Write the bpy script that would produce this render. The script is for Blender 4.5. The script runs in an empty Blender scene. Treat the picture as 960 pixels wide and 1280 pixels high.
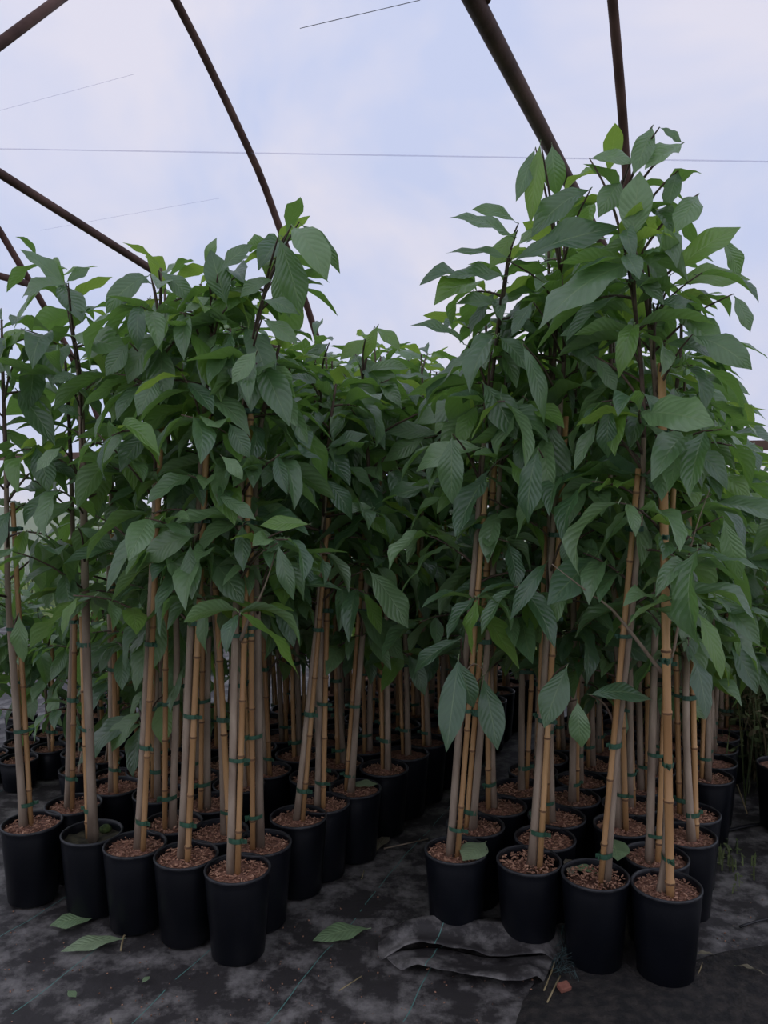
import bpy, math, random
from mathutils import Vector, Matrix, noise

# ------------------------------------------------------------------ camera
F = 1000.0; CX, CY = 480.0, 640.0; HORIZON = 600.0; CAMZ = 1.32
PITCH = math.atan((CY - HORIZON) / F)
scene = bpy.context.scene
C = scene.collection
cam_data = bpy.data.cameras.new('camera')
cam_data.sensor_fit = 'VERTICAL'; cam_data.sensor_height = 36.0
cam_data.lens = 36.0 * F / 1280.0
cam_data.clip_start = 0.05; cam_data.clip_end = 200
cam = bpy.data.objects.new('camera', cam_data); C.objects.link(cam)
cam.location = (0, 0, CAMZ); cam.rotation_euler = (math.pi / 2 - PITCH, 0, 0)
scene.camera = cam

# ------------------------------------------------------------------ world (cloudy sky)
world = bpy.data.worlds.new('world'); scene.world = world
world.use_nodes = True
wn = world.node_tree.nodes; wl = world.node_tree.links
wn.clear()
wo = wn.new('ShaderNodeOutputWorld'); wb = wn.new('ShaderNodeBackground')
tc = wn.new('ShaderNodeTexCoord'); mp = wn.new('ShaderNodeMapping')
mp.inputs['Location'].default_value = (0.43, 0.2, 0.1)
mp.inputs['Scale'].default_value = (1.0, 1.0, 1.25)
n1 = wn.new('ShaderNodeTexNoise'); n1.inputs['Scale'].default_value = 2.3
n1.inputs['Detail'].default_value = 5.0; n1.inputs['Roughness'].default_value = 0.56
n1.inputs['Distortion'].default_value = 0.4
cr = wn.new('ShaderNodeValToRGB')
cr.color_ramp.elements[0].position = 0.40; cr.color_ramp.elements[0].color = (0.53, 0.60, 0.80, 1)
cr.color_ramp.elements[1].position = 0.57; cr.color_ramp.elements[1].color = (0.75, 0.725, 0.79, 1)
wl.new(tc.outputs['Generated'], mp.inputs['Vector']); wl.new(mp.outputs['Vector'], n1.inputs['Vector'])
wl.new(n1.outputs['Fac'], cr.inputs['Fac']); wl.new(cr.outputs['Color'], wb.inputs['Color'])
wb.inputs['Strength'].default_value = 1.0
wl.new(wb.outputs['Background'], wo.inputs['Surface'])

scene.view_settings.view_transform = 'Standard'
scene.view_settings.look = 'None'
scene.view_settings.gamma = 1.0
scene.view_settings.use_curve_mapping = False
scene.view_settings.exposure = 0.2

# ------------------------------------------------------------------ helpers
def ray(px, py):
    u = (CY - py) / F; x = (px - CX) / F
    return Vector((x, math.cos(PITCH) + math.sin(PITCH) * u, -math.sin(PITCH) + math.cos(PITCH) * u))
def at_depth(px, py, Y):                      # a point of the place at distance Y ahead
    r = ray(px, py); k = Y / r.y
    return Vector((r.x * k, Y, CAMZ + r.z * k))
def at_height(px, py, z):
    r = ray(px, py); k = (z - CAMZ) / r.z
    return Vector((r.x * k, r.y * k, z))

# greenhouse frame of reference: a runs along the tunnel, c across it
UX, UY = -0.92, 0.3919; VX, VY = 0.3919, 0.92
def tun(a, c, z): return Vector((UX * a + VX * c, UY * a + VY * c, z))

class MB:
    def __init__(s): s.v = []; s.f = []; s.uv = None
    def quad_strip(s, r0, r1, n, close=True):
        m = n if close else n - 1
        for i in range(m):
            j = (i + 1) % n
            s.f.append((r0 + i, r0 + j, r1 + j, r1 + i))
    def tube(s, pts, rad, n=6, cap=True):
        pts = [Vector(p) for p in pts]
        if not hasattr(rad, '__len__'): rad = [rad] * len(pts)
        prev = None; start = len(s.v); rings = []
        x = None
        for i, p in enumerate(pts):
            d = (pts[min(i + 1, len(pts) - 1)] - pts[max(i - 1, 0)])
            if d.length < 1e-9: d = Vector((0, 0, 1))
            d.normalize()
            if x is None:
                h = Vector((1, 0, 0)) if abs(d.x) < 0.8 else Vector((0, 1, 0))
                x = (h - d * h.dot(d)).normalized()
            else:
                x = (x - d * x.dot(d)).normalized()
            y = d.cross(x)
            rings.append(len(s.v))
            for k in range(n):
                an = 2 * math.pi * k / n
                s.v.append(p + (x * math.cos(an) + y * math.sin(an)) * rad[i])
            if i: s.quad_strip(rings[-2], rings[-1], n)
        if cap:
            s.f.append(tuple(reversed(range(rings[0], rings[0] + n))))
            s.f.append(tuple(range(rings[-1], rings[-1] + n)))
    def lathe(s, prof, n=24, cap0=False, cap1=False):
        rings = []
        for r, z in prof:
            rings.append(len(s.v))
            for k in range(n):
                an = 2 * math.pi * k / n
                s.v.append(Vector((r * math.cos(an), r * math.sin(an), z)))
            if len(rings) > 1: s.quad_strip(rings[-2], rings[-1], n)
        if cap0: s.f.append(tuple(reversed(range(rings[0], rings[0] + n))))
        if cap1: s.f.append(tuple(range(rings[-1], rings[-1] + n)))
    def box(s, c, sx, sy, sz, M=None):
        b = len(s.v)
        for dx in (-1, 1):
            for dy in (-1, 1):
                for dz in (-1, 1):
                    p = Vector((dx * sx / 2, dy * sy / 2, dz * sz / 2))
                    if M: p = M @ p
                    s.v.append(p + Vector(c))
        for q in ((0,1,3,2),(4,6,7,5),(0,4,5,1),(2,3,7,6),(0,2,6,4),(1,5,7,3)):
            s.f.append(tuple(b + i for i in q))
    def mesh(s, name, mat, smooth=True):
        me = bpy.data.meshes.new(name)
        me.from_pydata([tuple(p) for p in s.v], [], s.f)
        me.materials.append(mat)
        if smooth: me.polygons.foreach_set('use_smooth', [True] * len(me.polygons))
        me.update()
        return me
def link(name, me, parent=None, M=None):
    o = bpy.data.objects.new(name, me); C.objects.link(o)
    if parent is not None: o.parent = parent
    if M is not None: o.matrix_local = M
    return o
def tag(o, label=None, cat=None, group=None, kind=None):
    if label: o['label'] = label
    if cat: o['category'] = cat
    if group: o['group'] = group
    if kind: o['kind'] = kind
    return o
def empty(name, loc=(0, 0, 0)):
    o = bpy.data.objects.new(name, None); C.objects.link(o); o.location = loc
    o.empty_display_size = 0.1
    return o
def spline(pts, n):
    P = [Vector(p) for p in pts]; out = []
    m = len(P) - 1
    for i in range(n + 1):
        t = i / n * m; k = min(int(t), m - 1); t -= k
        p0 = P[max(k - 1, 0)]; p1 = P[k]; p2 = P[k + 1]; p3 = P[min(k + 2, m)]
        out.append(0.5 * ((2 * p1) + (p2 - p0) * t + (2 * p0 - 5 * p1 + 4 * p2 - p3) * t * t + (3 * p1 - p0 - 3 * p2 + p3) * t ** 3))
    return out

# ------------------------------------------------------------------ materials
def mat(name):
    m = bpy.data.materials.new(name); m.use_nodes = True
    nt = m.node_tree; b = nt.nodes['Principled BSDF']
    return m, nt.nodes, nt.links, b
def noisy(name, c0, c1, scale, rough=0.8, bump=0.0, detail=6, p0=0.35, p1=0.65, coord='Object', stretch=None, bscale=None, rnd=0.0, spec=None):
    m, N, L, b = mat(name)
    t = N.new('ShaderNodeTexCoord'); src = t.outputs[coord]
    if stretch:
        mm = N.new('ShaderNodeMapping'); mm.inputs['Scale'].default_value = stretch
        L.new(src, mm.inputs['Vector']); src = mm.outputs['Vector']
    n = N.new('ShaderNodeTexNoise'); n.inputs['Scale'].default_value = scale; n.inputs['Detail'].default_value = detail
    r = N.new('ShaderNodeValToRGB')
    r.color_ramp.elements[0].position = p0; r.color_ramp.elements[0].color = (*c0, 1)
    r.color_ramp.elements[1].position = p1; r.color_ramp.elements[1].color = (*c1, 1)
    L.new(src, n.inputs['Vector']); L.new(n.outputs['Fac'], r.inputs['Fac'])
    out = r.outputs['Color']
    if rnd:
        oi = N.new('ShaderNodeObjectInfo'); mr = N.new('ShaderNodeMapRange')
        mr.inputs['To Min'].default_value = 1 - rnd; mr.inputs['To Max'].default_value = 1 + rnd
        hs = N.new('ShaderNodeHueSaturation')
        L.new(oi.outputs['Random'], mr.inputs['Value']); L.new(mr.outputs['Result'], hs.inputs['Value'])
        L.new(out, hs.inputs['Color']); out = hs.outputs['Color']
    L.new(out, b.inputs['Base Color'])
    b.inputs['Roughness'].default_value = rough
    if spec is not None: b.inputs['Specular IOR Level'].default_value = spec
    if bump:
        n2 = n
        if bscale:
            n2 = N.new('ShaderNodeTexNoise'); n2.inputs['Scale'].default_value = bscale; n2.inputs['Detail'].default_value = 5
            L.new(src, n2.inputs['Vector'])
        bp = N.new('ShaderNodeBump'); bp.inputs['Strength'].default_value = bump; bp.inputs['Distance'].default_value = 0.01
        L.new(n2.outputs['Fac'], bp.inputs['Height']); L.new(bp.outputs['Normal'], b.inputs['Normal'])
    return m

def leaf_material(name, top, top2, under, glow, trans=0.27, rough=0.34):
    m, N, L, b = mat(name)
    def math_(op, a, bb=None, c=None):
        n = N.new('ShaderNodeMath'); n.operation = op
        for i, v in enumerate((a, bb, c)):
            if v is None: continue
            if isinstance(v, (int, float)): n.inputs[i].default_value = v
            else: L.new(v, n.inputs[i])
        return n.outputs[0]
    uv = N.new('ShaderNodeUVMap'); uv.uv_map = 'UVMap'
    sp = N.new('ShaderNodeSeparateXYZ'); L.new(uv.outputs['UV'], sp.inputs['Vector'])
    d = math_('ABSOLUTE', math_('SUBTRACT', sp.outputs['X'], 0.5))
    k = math_('SUBTRACT', math_('MULTIPLY', sp.outputs['Y'], 10.0), math_('MULTIPLY', d, 5.0))
    tri = math_('ABSOLUTE', math_('SUBTRACT', math_('FRACT', k), 0.5))       # 0 on a side vein
    vein = math_('SUBTRACT', 1.0, math_('MULTIPLY', tri, 14.0)); 
    vein = math_('MAXIMUM', vein, 0.0)
    mid = math_('MAXIMUM', math_('SUBTRACT', 1.0, math_('MULTIPLY', d, 36.0)), 0.0)
    allv = math_('MAXIMUM', math_('MULTIPLY', vein, 0.22), mid)
    oi = N.new('ShaderNodeObjectInfo')
    mx = N.new('ShaderNodeMix'); mx.data_type = 'RGBA'
    mx.inputs['A'].default_value = (*top, 1); mx.inputs['B'].default_value = (*top2, 1)
    rr = math_('POWER', oi.outputs['Random'], 1.6)
    L.new(rr, mx.inputs['Factor'])
    # blade mottling
    tcn = N.new('ShaderNodeTexCoord'); nz = N.new('ShaderNodeTexNoise'); nz.inputs['Scale'].default_value = 9; nz.inputs['Detail'].default_value = 4
    L.new(tcn.outputs['Object'], nz.inputs['Vector'])
    hs = N.new('ShaderNodeHueSaturation'); L.new(mx.outputs['Result'], hs.inputs['Color'])
    L.new(math_('ADD', math_('MULTIPLY', nz.outputs['Fac'], 0.5), 0.75), hs.inputs['Value'])
    geo = N.new('ShaderNodeNewGeometry')
    mu = N.new('ShaderNodeMix'); mu.data_type = 'RGBA'
    L.new(geo.outputs['Backfacing'], mu.inputs['Factor']); L.new(hs.outputs['Color'], mu.inputs['A'])
    mu.inputs['B'].default_value = (*under, 1)
    mv = N.new('ShaderNodeMix'); mv.data_type = 'RGBA'
    L.new(math_('MULTIPLY', allv, 0.7), mv.inputs['Factor']); L.new(mu.outputs['Result'], mv.inputs['A'])
    mv.inputs['B'].default_value = (0.27, 0.37, 0.17, 1)
    L.new(mv.outputs['Result'], b.inputs['Base Color'])
    b.inputs['Roughness'].default_value = rough
    b.inputs['Specular IOR Level'].default_value = 0.95
    # pillowed blade between sunken side veins
    hgt = math_('MULTIPLY', math_('MULTIPLY', tri, 2.0), math_('SUBTRACT', 1.0, mid))
    hgt = math_('POWER', math_('MAXIMUM', hgt, 0.0), 0.6)
    bp = N.new('ShaderNodeBump'); bp.inputs['Strength'].default_value = 0.32; bp.inputs['Distance'].default_value = 0.004
    L.new(hgt, bp.inputs['Height']); L.new(bp.outputs['Normal'], b.inputs['Normal'])
    tr = N.new('ShaderNodeBsdfTranslucent'); tr.inputs['Color'].default_value = (*glow, 1)
    ms = N.new('ShaderNodeMixShader'); ms.inputs['Fac'].default_value = trans
    L.new(b.outputs['BSDF'], ms.inputs[1]); L.new(tr.outputs['BSDF'], ms.inputs[2])
    L.new(ms.outputs['Shader'], N['Material Output'].inputs['Surface'])
    return m

M_leaf = leaf_material('leaf_green', (0.064, 0.135, 0.068), (0.20, 0.325, 0.145), (0.19, 0.29, 0.155), (0.29, 0.56, 0.08))
M_leaf_young = leaf_material('leaf_young_green', (0.13, 0.27, 0.055), (0.19, 0.35, 0.075), (0.16, 0.28, 0.10), (0.40, 0.62, 0.08), trans=0.4)
M_leaf_fallen = leaf_material('leaf_fallen', (0.16, 0.25, 0.11), (0.24, 0.32, 0.17), (0.26, 0.34, 0.20), (0.2, 0.3, 0.1), trans=0.1, rough=0.6)
M_leaf_dry = leaf_material('leaf_dry', (0.16, 0.13, 0.08), (0.20, 0.17, 0.10), (0.20, 0.17, 0.12), (0.2, 0.2, 0.1), trans=0.1, rough=0.8)
M_bark = noisy('bark_grey_brown', (0.22, 0.16, 0.112), (0.42, 0.33, 0.24), 22, 0.85, 0.5, stretch=(1, 1, 0.25), rnd=0.2)
M_twig = noisy('twig_brown', (0.075, 0.048, 0.036), (0.15, 0.10, 0.072), 30, 0.75, 0.2, rnd=0.25)
M_cane = noisy('bamboo_cane', (0.36, 0.19, 0.075), (0.57, 0.34, 0.15), 14, 0.5, 0.1, stretch=(1, 1, 0.15), rnd=0.22)
M_node = noisy('bamboo_node', (0.12, 0.06, 0.03), (0.25, 0.13, 0.06), 40, 0.7)
M_tie = noisy('green_tie_tape', (0.03, 0.085, 0.052), (0.05, 0.135, 0.078), 60, 0.45)
M_pot = noisy('pot_black_plastic', (0.0035, 0.0042, 0.0065), (0.0065, 0.0075, 0.0105), 8, 0.36, 0.03, rnd=0.2, bscale=60, p0=0.4, p1=0.75, spec=0.28)
M_soil = noisy('bark_soil', (0.11, 0.05, 0.032), (0.44, 0.215, 0.14), 85, 0.95, 0.9, p0=0.3, p1=0.72, rnd=0.2)
M_soil_dark = noisy('mossy_soil', (0.02, 0.018, 0.010), (0.07, 0.062, 0.03), 40, 0.95, 0.8)
M_chip = noisy('bark_chip', (0.18, 0.078, 0.045), (0.58, 0.33, 0.21), 90, 0.9, 0.2, rnd=0.2)
M_pipe = noisy('rusty_brown_pipe', (0.062, 0.032, 0.026), (0.135, 0.074, 0.060), 6, 0.7, 0.15, bscale=80, spec=0.25)
M_board = noisy('hip_board_wood', (0.13, 0.075, 0.055), (0.26, 0.16, 0.12), 5, 0.8, 0.1)
M_moss = noisy('moss', (0.03, 0.05, 0.012), (0.09, 0.13, 0.03), 60, 0.95, 0.6)
M_straw = noisy('straw', (0.22, 0.17, 0.08), (0.40, 0.32, 0.17), 20, 0.8)
M_brick = noisy('brick_chip_red', (0.20, 0.07, 0.045), (0.30, 0.12, 0.08), 40, 0.9, 0.4)
M_hose = noisy('black_drip_hose', (0.006, 0.006, 0.007), (0.012, 0.012, 0.013), 20, 0.45)
M_white = noisy('white_plastic', (0.45, 0.46, 0.47), (0.6, 0.61, 0.62), 10, 0.5)
M_grass = noisy('outside_grass', (0.06, 0.11, 0.02), (0.22, 0.28, 0.06), 3, 0.9, 0.5)
M_weed = noisy('weed_green', (0.04, 0.07, 0.02), (0.14, 0.17, 0.06), 3.0, 0.8, 0, detail=8)
M_weed_dry = noisy('weed_dry', (0.10, 0.08, 0.04), (0.26, 0.21, 0.11), 3.0, 0.8, 0)
M_dirt = noisy('bare_dirt', (0.012, 0.011, 0.010), (0.052, 0.043, 0.035), 34, 0.95, 1.0, p0=0.4, p1=0.75, bscale=90)
M_thread = noisy('teal_thread', (0.02, 0.04, 0.04), (0.05, 0.10, 0.095), 20, 0.6)
M_sheet_soft = None

def film_material():
    m, N, L, b = mat('greenhouse_film')
    N.remove(b)
    tp = N.new('ShaderNodeBsdfTransparent'); tp.inputs['Color'].default_value = (0.93, 0.93, 0.97, 1)
    tl = N.new('ShaderNodeBsdfTranslucent'); tl.inputs['Color'].default_value = (0.90, 0.90, 0.96, 1)
    ms = N.new('ShaderNodeMixShader'); ms.inputs['Fac'].default_value = 0.30
    L.new(tp.outputs[0], ms.inputs[1]); L.new(tl.outputs[0], ms.inputs[2])
    L.new(ms.outputs[0], N['Material Output'].inputs['Surface'])
    return m
M_film = film_material()
def fold_material():
    m, N, L, b = mat('film_fold')
    N.remove(b)
    tp = N.new('ShaderNodeBsdfTransparent'); tp.inputs['Color'].default_value = (0.96, 0.96, 0.99, 1)
    df = N.new('ShaderNodeBsdfDiffuse'); df.inputs['Color'].default_value = (0.5, 0.5, 0.6, 1)
    ms = N.new('ShaderNodeMixShader'); ms.inputs['Fac'].default_value = 0.16
    L.new(tp.outputs[0], ms.inputs[1]); L.new(df.outputs[0], ms.inputs[2])
    L.new(ms.outputs[0], N['Material Output'].inputs['Surface'])
    return m
M_fold = fold_material()

def fabric_material():
    m, N, L, b = mat('woven_ground_fabric')
    t = N.new('ShaderNodeTexCoord')
    n = N.new('ShaderNodeTexNoise'); n.inputs['Scale'].default_value = 8.0; n.inputs['Detail'].default_value = 10; n.inputs['Roughness'].default_value = 0.7
    r = N.new('ShaderNodeValToRGB')
    e = r.color_ramp.elements
    e[0].position = 0.46; e[0].color = (0.036, 0.032, 0.031, 1)
    e[1].position = 0.64; e[1].color = (0.23, 0.215, 0.20, 1)
    L.new(t.outputs['Object'], n.inputs['Vector']); L.new(n.outputs['Fac'], r.inputs['Fac'])
    # woven-in teal marker threads, running across the tunnel
    dt = N.new('ShaderNodeVectorMath'); dt.operation = 'DOT_PRODUCT'; dt.inputs[1].default_value = (UX / 0.3, UY / 0.3, 0)
    L.new(t.outputs['Object'], dt.inputs[0])
    def math_(op, a, bb=None):
        q = N.new('ShaderNodeMath'); q.operation = op
        for i, v in enumerate((a, bb)):
            if v is None: continue
            if isinstance(v, (int, float)): q.inputs[i].default_value = v
            else: L.new(v, q.inputs[i])
        return q.outputs[0]
    n3 = N.new('ShaderNodeTexNoise'); n3.inputs['Scale'].default_value = 2.0; L.new(t.outputs['Object'], n3.inputs['Vector'])
    f = math_('FRACT', math_('ADD', dt.outputs['Value'], math_('MULTIPLY', n3.outputs['Fac'], 0.25)))
    line = math_('LESS_THAN', math_('ABSOLUTE', math_('SUBTRACT', f, 0.5)), 0.0042)
    n4 = N.new('ShaderNodeTexNoise'); n4.inputs['Scale'].default_value = 7; L.new(t.outputs['Object'], n4.inputs['Vector'])
    line = math_('MULTIPLY', line, math_('GREATER_THAN', n4.outputs['Fac'], 0.44))
    mx = N.new('ShaderNodeMix'); mx.data_type = 'RGBA'
    L.new(line, mx.inputs['Factor']); L.new(r.outputs['Color'], mx.inputs['A']); mx.inputs['B'].default_value = (0.10, 0.25, 0.22, 1)
    L.new(mx.outputs['Result'], b.inputs['Base Color'])
    b.inputs['Roughness'].default_value = 0.62
    n2 = N.new('ShaderNodeTexNoise'); n2.inputs['Scale'].default_value = 26; n2.inputs['Detail'].default_value = 6
    L.new(t.outputs['Object'], n2.inputs['Vector'])
    bp = N.new('ShaderNodeBump'); bp.inputs['Strength'].default_value = 0.35; bp.inputs['Distance'].default_value = 0.01
    L.new(n2.outputs['Fac'], bp.inputs['Height']); L.new(bp.outputs['Normal'], b.inputs['Normal'])
    return m
M_fabric = fabric_material()

# ------------------------------------------------------------------ the greenhouse shell
CM = 0.6                                   # ridge line
SIDE = [(5.35, 1.54), (5.0, 2.2), (4.38, 2.96), (4.05, 3.28), (3.33, 3.80), (2.4, 4.27), (1.4, 4.58), (0.6, 4.68)]
half = spline([(c, z, 0) for c, z in SIDE], 21)
PROFILE = [(p.x, p.y) for p in half] + [(2 * CM - p.x, p.y) for p in reversed(half[:-1])]
def profile_z(c):
    for (c0, z0), (c1, z1) in zip(PROFILE, PROFILE[1:]):
        if (c0 - c) * (c1 - c) <= 0 and c0 != c1: return z0 + (z1 - z0) * (c - c0) / (c1 - c0)
    return 1.54
A0, A1 = -6.0, 9.5
def hit_film(px, py, off=0.0):
    r = ray(px, py); lo, hi = 0.2, 15.0
    def inside(k):
        p = Vector((0, 0, CAMZ)) + r * k
        c = p.x * VX + p.y * VY
        return c < 5.35 and p.z < profile_z(c) - off
    for _ in range(50):
        m = (lo + hi) / 2
        if inside(m): lo = m
        else: hi = m
    return Vector((0, 0, CAMZ)) + r * lo

g = MB(); S = 40
for p in ((-S, -S), (S, -S), (S, S), (-S, S)): g.v.append(Vector((p[0], p[1], -0.03)))
g.f.append((0, 1, 2, 3))
tag(link('ground_outside', g.mesh('ground_outside', M_grass, False)), kind='structure')

def ground_h(x, y):
    p = Vector((x, y, 0))
    h = 0.007 * noise.noise(p * 3.1) + 0.004 * noise.noise(p * 9.0 + Vector((3, 1, 0)))
    # long soft creases
    c = x * VX + y * VY; a = x * UX + y * UY
    h += 0.008 * max(0.0, 1 - abs(math.sin(2.1 * a + 0.8 * math.sin(1.3 * c))) * 7)
    return h - 0.006
g = MB()
def axis(lo, f0, f1, hi, fine, coarse):
    out = []; t = lo
    while t < hi - 1e-6:
        out.append(t); t += fine if f0 <= t < f1 else coarse
    return out + [hi]
AA = axis(A0, -2.6, 2.4, A1, 0.025, 0.25); CC = axis(-4.1, 0.9, 3.6, 5.35, 0.025, 0.25)
na, nc = len(AA) - 1, len(CC) - 1
for i in range(na + 1):
    for j in range(nc + 1):
        a = AA[i]; c = CC[j]
        p = tun(a, c, 0); g.v.append(Vector((p.x, p.y, ground_h(p.x, p.y))))
for i in range(na):
    for j in range(nc):
        k = i * (nc + 1) + j; g.f.append((k, k + nc + 1, k + nc + 2, k + 1))
tag(link('floor', g.mesh('floor', M_fabric)), kind='structure')

def loft(profile, a0, a1, na, off=0.03):
    g = MB()
    for i in range(na + 1):
        a = a0 + (a1 - a0) * i / na
        for c, z in profile: g.v.append(tun(a, c, z))
    n = len(profile)
    for i in range(na):
        for j in range(n - 1):
            k = i * n + j; g.f.append((k, k + 1, k + n + 1, k + n))
    return g
OUTP = []
for i, (c, z) in enumerate(PROFILE):
    c0, z0 = PROFILE[max(i - 1, 0)]; c1, z1 = PROFILE[min(i + 1, len(PROFILE) - 1)]
    t = Vector((c1 - c0, z1 - z0)).normalized()
    OUTP.append((c + t.y * 0.035, z - t.x * 0.035))
tag(link('ceiling', loft(OUTP, A0, A1, 14).mesh('ceiling', M_film)), kind='structure')
tag(link('wall_back', loft([(5.40, 0.42), (5.39, 0.9), (5.39, 1.55)], A0, A1, 14).mesh('wall_back', M_film)), kind='structure')
tag(link('wall_front', loft([(-4.19, 1.55), (-4.19, 0.42)], A0, A1, 14).mesh('wall_front', M_film)), kind='structure')
for nm, a in (('wall_left', A1), ('wall_right', A0)):
    g = MB()
    pr = [(5.39, 0.0)] + OUTP + [(-4.19, 0.0)]
    for c, z in pr: g.v.append(tun(a, c, z))
    g.f.append(tuple(range(len(pr))))
    tag(link(nm, g.mesh(nm, M_film, False)), kind='structure')

# hoops with their collar ties and web struts
def hoop(a, tie_z, tie_drop, label, web=True, tie_r=0.026, tie_off=0.0, r=0.024):
    root = empty('greenhouse_hoop', tun(a, CM, 0))
    base = tun(a, CM, 0)
    def P(c, z, da=0.0): return tun(a + da, c, z) - base
    g = MB(); g.tube([P(5.35, 0.0), P(5.35, 0.8)] + [P(c, z) for c, z in PROFILE] + [P(2 * CM - 5.35, 0.8), P(2 * CM - 5.35, 0.0)], r, 10)
    link('arch_pipe', g.mesh('arch_pipe', M_pipe), root)
    def tz(c): return tie_z - tie_drop * (c - 3.0)
    cs = [c / 20 for c in range(60, 108) if profile_z(c / 20) > tz(c / 20)]
    ce = max(cs)
    g = MB(); g.tube([P(2 * CM - ce, tz(2 * CM - ce) if tie_drop == 0 else tie_z, tie_off), P(3.0 - 1.6, tz(1.4), tie_off), P(ce - 0.12, tz(ce - 0.12), tie_off), P(ce + 0.05, tz(ce + 0.05), 0.0)], tie_r, 12)
    link('collar_tie', g.mesh('collar_tie', M_pipe), root)
    if web:
        for c0, c1 in web:
            g = MB(); g.tube([P(c0, tz(c0) + 0.01, tie_off - 0.02), P(c1, profile_z(c1), -0.01)], 0.0215, 10)
            link('web_strut', g.mesh('web_strut', M_pipe), root)
    tag(root, label, 'hoop', 'tunnel hoops')
    return root
hoop(0.50, 2.525, 0.0, 'brown steel tunnel hoop rising behind the taller block of saplings', web=[(2.0, 2.8), (-0.9, -1.7)], tie_off=0.1)
hoop(2.60, 2.385, 0.175, 'brown steel tunnel hoop arching over the saplings nearest the small round pots', web=[(1.93, 3.15), (-0.6, -1.9)], tie_r=0.0185, r=0.022)
hoop(4.80, 2.78, 0.0, 'far brown steel tunnel hoop beyond the small round pots', web=[(2.0, 3.0)])

g = MB()
M3 = Matrix(((UX, VX, 0), (UY, VY, 0), (0, 0, 1)))
g.box(tun((A0 + A1) / 2, 5.37, 1.53), A1 - A0, 0.03, 0.06, M3)
tag(link('hip_board', g.mesh('hip_board', M_board, False)), 'long reddish brown hip board holding the film along the side wall', 'board')

def cord(name, pix, r, material, label, cat, off=0.02):
    pts = [hit_film(px, py, off) for px, py in pix]
    g = MB(); g.tube(pts, r, 5)
    return tag(link(name, g.mesh(name, material)), label, cat)
sp_pts = [(x, 186 + 16 * (x / 960.0)) for x in range(-200, 1200, 25)]
cord('film_seam', sp_pts, 0.004, M_fold, 'long straight seam running along the plastic film roof', 'seam')
cord('film_crease', [(x, 138 - (x) * 0.27) for x in range(0, 170, 12)], 0.0016, M_fold, 'short slanting crease in film above the far brown hoop', 'crease')
cord('film_crease', [(x, 288 - (x - 50) * 0.18) for x in range(50, 285, 14)], 0.0016, M_fold, 'long slanting crease in film just under the seam', 'crease')
M_tear = noisy('film_tear_dirt', (0.03, 0.03, 0.035), (0.2, 0.2, 0.22), 30, 0.9)
cord('film_tear', [(x, 46 - (x - 330) * 0.235) for x in range(375, 530, 10)], 0.0017, M_tear, 'thin dark tear mark in the film high above the saplings', 'tear')

# ------------------------------------------------------------------ leaves
random.seed(7)
OUTLINE = [(0, .03), (.08, .20), (.2, .56), (.34, .86), (.48, 1.0), (.62, .97), (.75, .76), (.86, .42), (.94, .17), (1, .015)]
def lerp_tab(tab, s):
    for (a, x), (b, y) in zip(tab, tab[1:]):
        if s <= b + 1e-9: return x + (y - x) * (s - a) / (b - a)
    return tab[-1][1]
def leaf_mesh(idx, width, droop, fold, wave, twist, material, nS=9):
    g = MB(); uvs = []
    rows = []; ang = 0.5 * droop; y = z = 0.0; ds = 1.0 / nS
    ph = idx * 1.7
    cen = [(0.0, 0.0, ang)]
    for i in range(nS):
        a = ang - droop * (i + 0.5) / nS
        y += math.cos(a) * ds; z += math.sin(a) * ds; cen.append((y, z, a - droop * 0.5 / nS))
    # normalise chord to the Y axis, length 1
    ey, ez, _ = cen[-1]; ln = math.hypot(ey, ez); th = math.atan2(ez, ey)
    out = []
    for (yy, zz, a) in cen:
        Y = (yy * math.cos(th) + zz * math.sin(th)) / ln; Z = (-yy * math.sin(th) + zz * math.cos(th)) / ln
        out.append((Y, Z, a - th))
    for i, (Y, Z, a) in enumerate(out):
        s = i / nS
        w = lerp_tab(OUTLINE, s) * width * 0.5
        tw = twist * (s - 0.3)
        for t in (-1, -0.55, 0, 0.55, 1):
            fo = fold * (1 - 0.3 * s)
            x = t * w * math.cos(fo); h = abs(t) * w * math.sin(fo)
            h += wave * width * abs(t) ** 1.5 * math.sin(s * 13 + ph + (1.9 if t > 0 else 0)) * math.sin(math.pi * min(1, s * 1.05))
            h -= 0.25 * width * max(0, abs(t) - 0.5) ** 2 * w / (width * 0.5)
            xr = x * math.cos(tw) - h * math.sin(tw); hr = x * math.sin(tw) + h * math.cos(tw)
            g.v.append(Vector((xr, Y - hr * math.sin(a), Z + hr * math.cos(a)))); uvs.append((0.5 + t * 0.5, s))
    for i in range(nS):
        for j in range(4):
            k = i * 5 + j; g.f.append((k, k + 1, k + 6, k + 5))
    nb = len(g.v)
    g.tube([(0, -0.075, -0.004), (0, 0.02, -0.004)], 0.0085, 4, False)
    uvs += [(0.5, 0.0)] * (len(g.v) - nb)
    me = g.mesh('leaf', material)
    uvl = me.uv_layers.new(name='UVMap')
    for l in me.loops: uvl.data[l.index].uv = uvs[l.vertex_index]
    return me
def leaf_set(material, n):
    out = []
    for i in range(n):
        out.append(leaf_mesh(i, random.uniform(0.34, 0.48), random.uniform(0.3, 1.9), random.uniform(0.15, 0.8), random.uniform(0.05, 0.16), random.uniform(-1.1, 1.1), material))
    return out
LEAVES = leaf_set(M_leaf, 20); YOUNG = leaf_set(M_leaf_young, 6)
HERO = [leaf_mesh(i + 3, 0.5, random.uniform(0.4, 1.2), random.uniform(0.12, 0.45), random.uniform(0.05, 0.13), random.uniform(-0.6, 0.6), M_leaf, 11) for i in range(7)]
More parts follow.
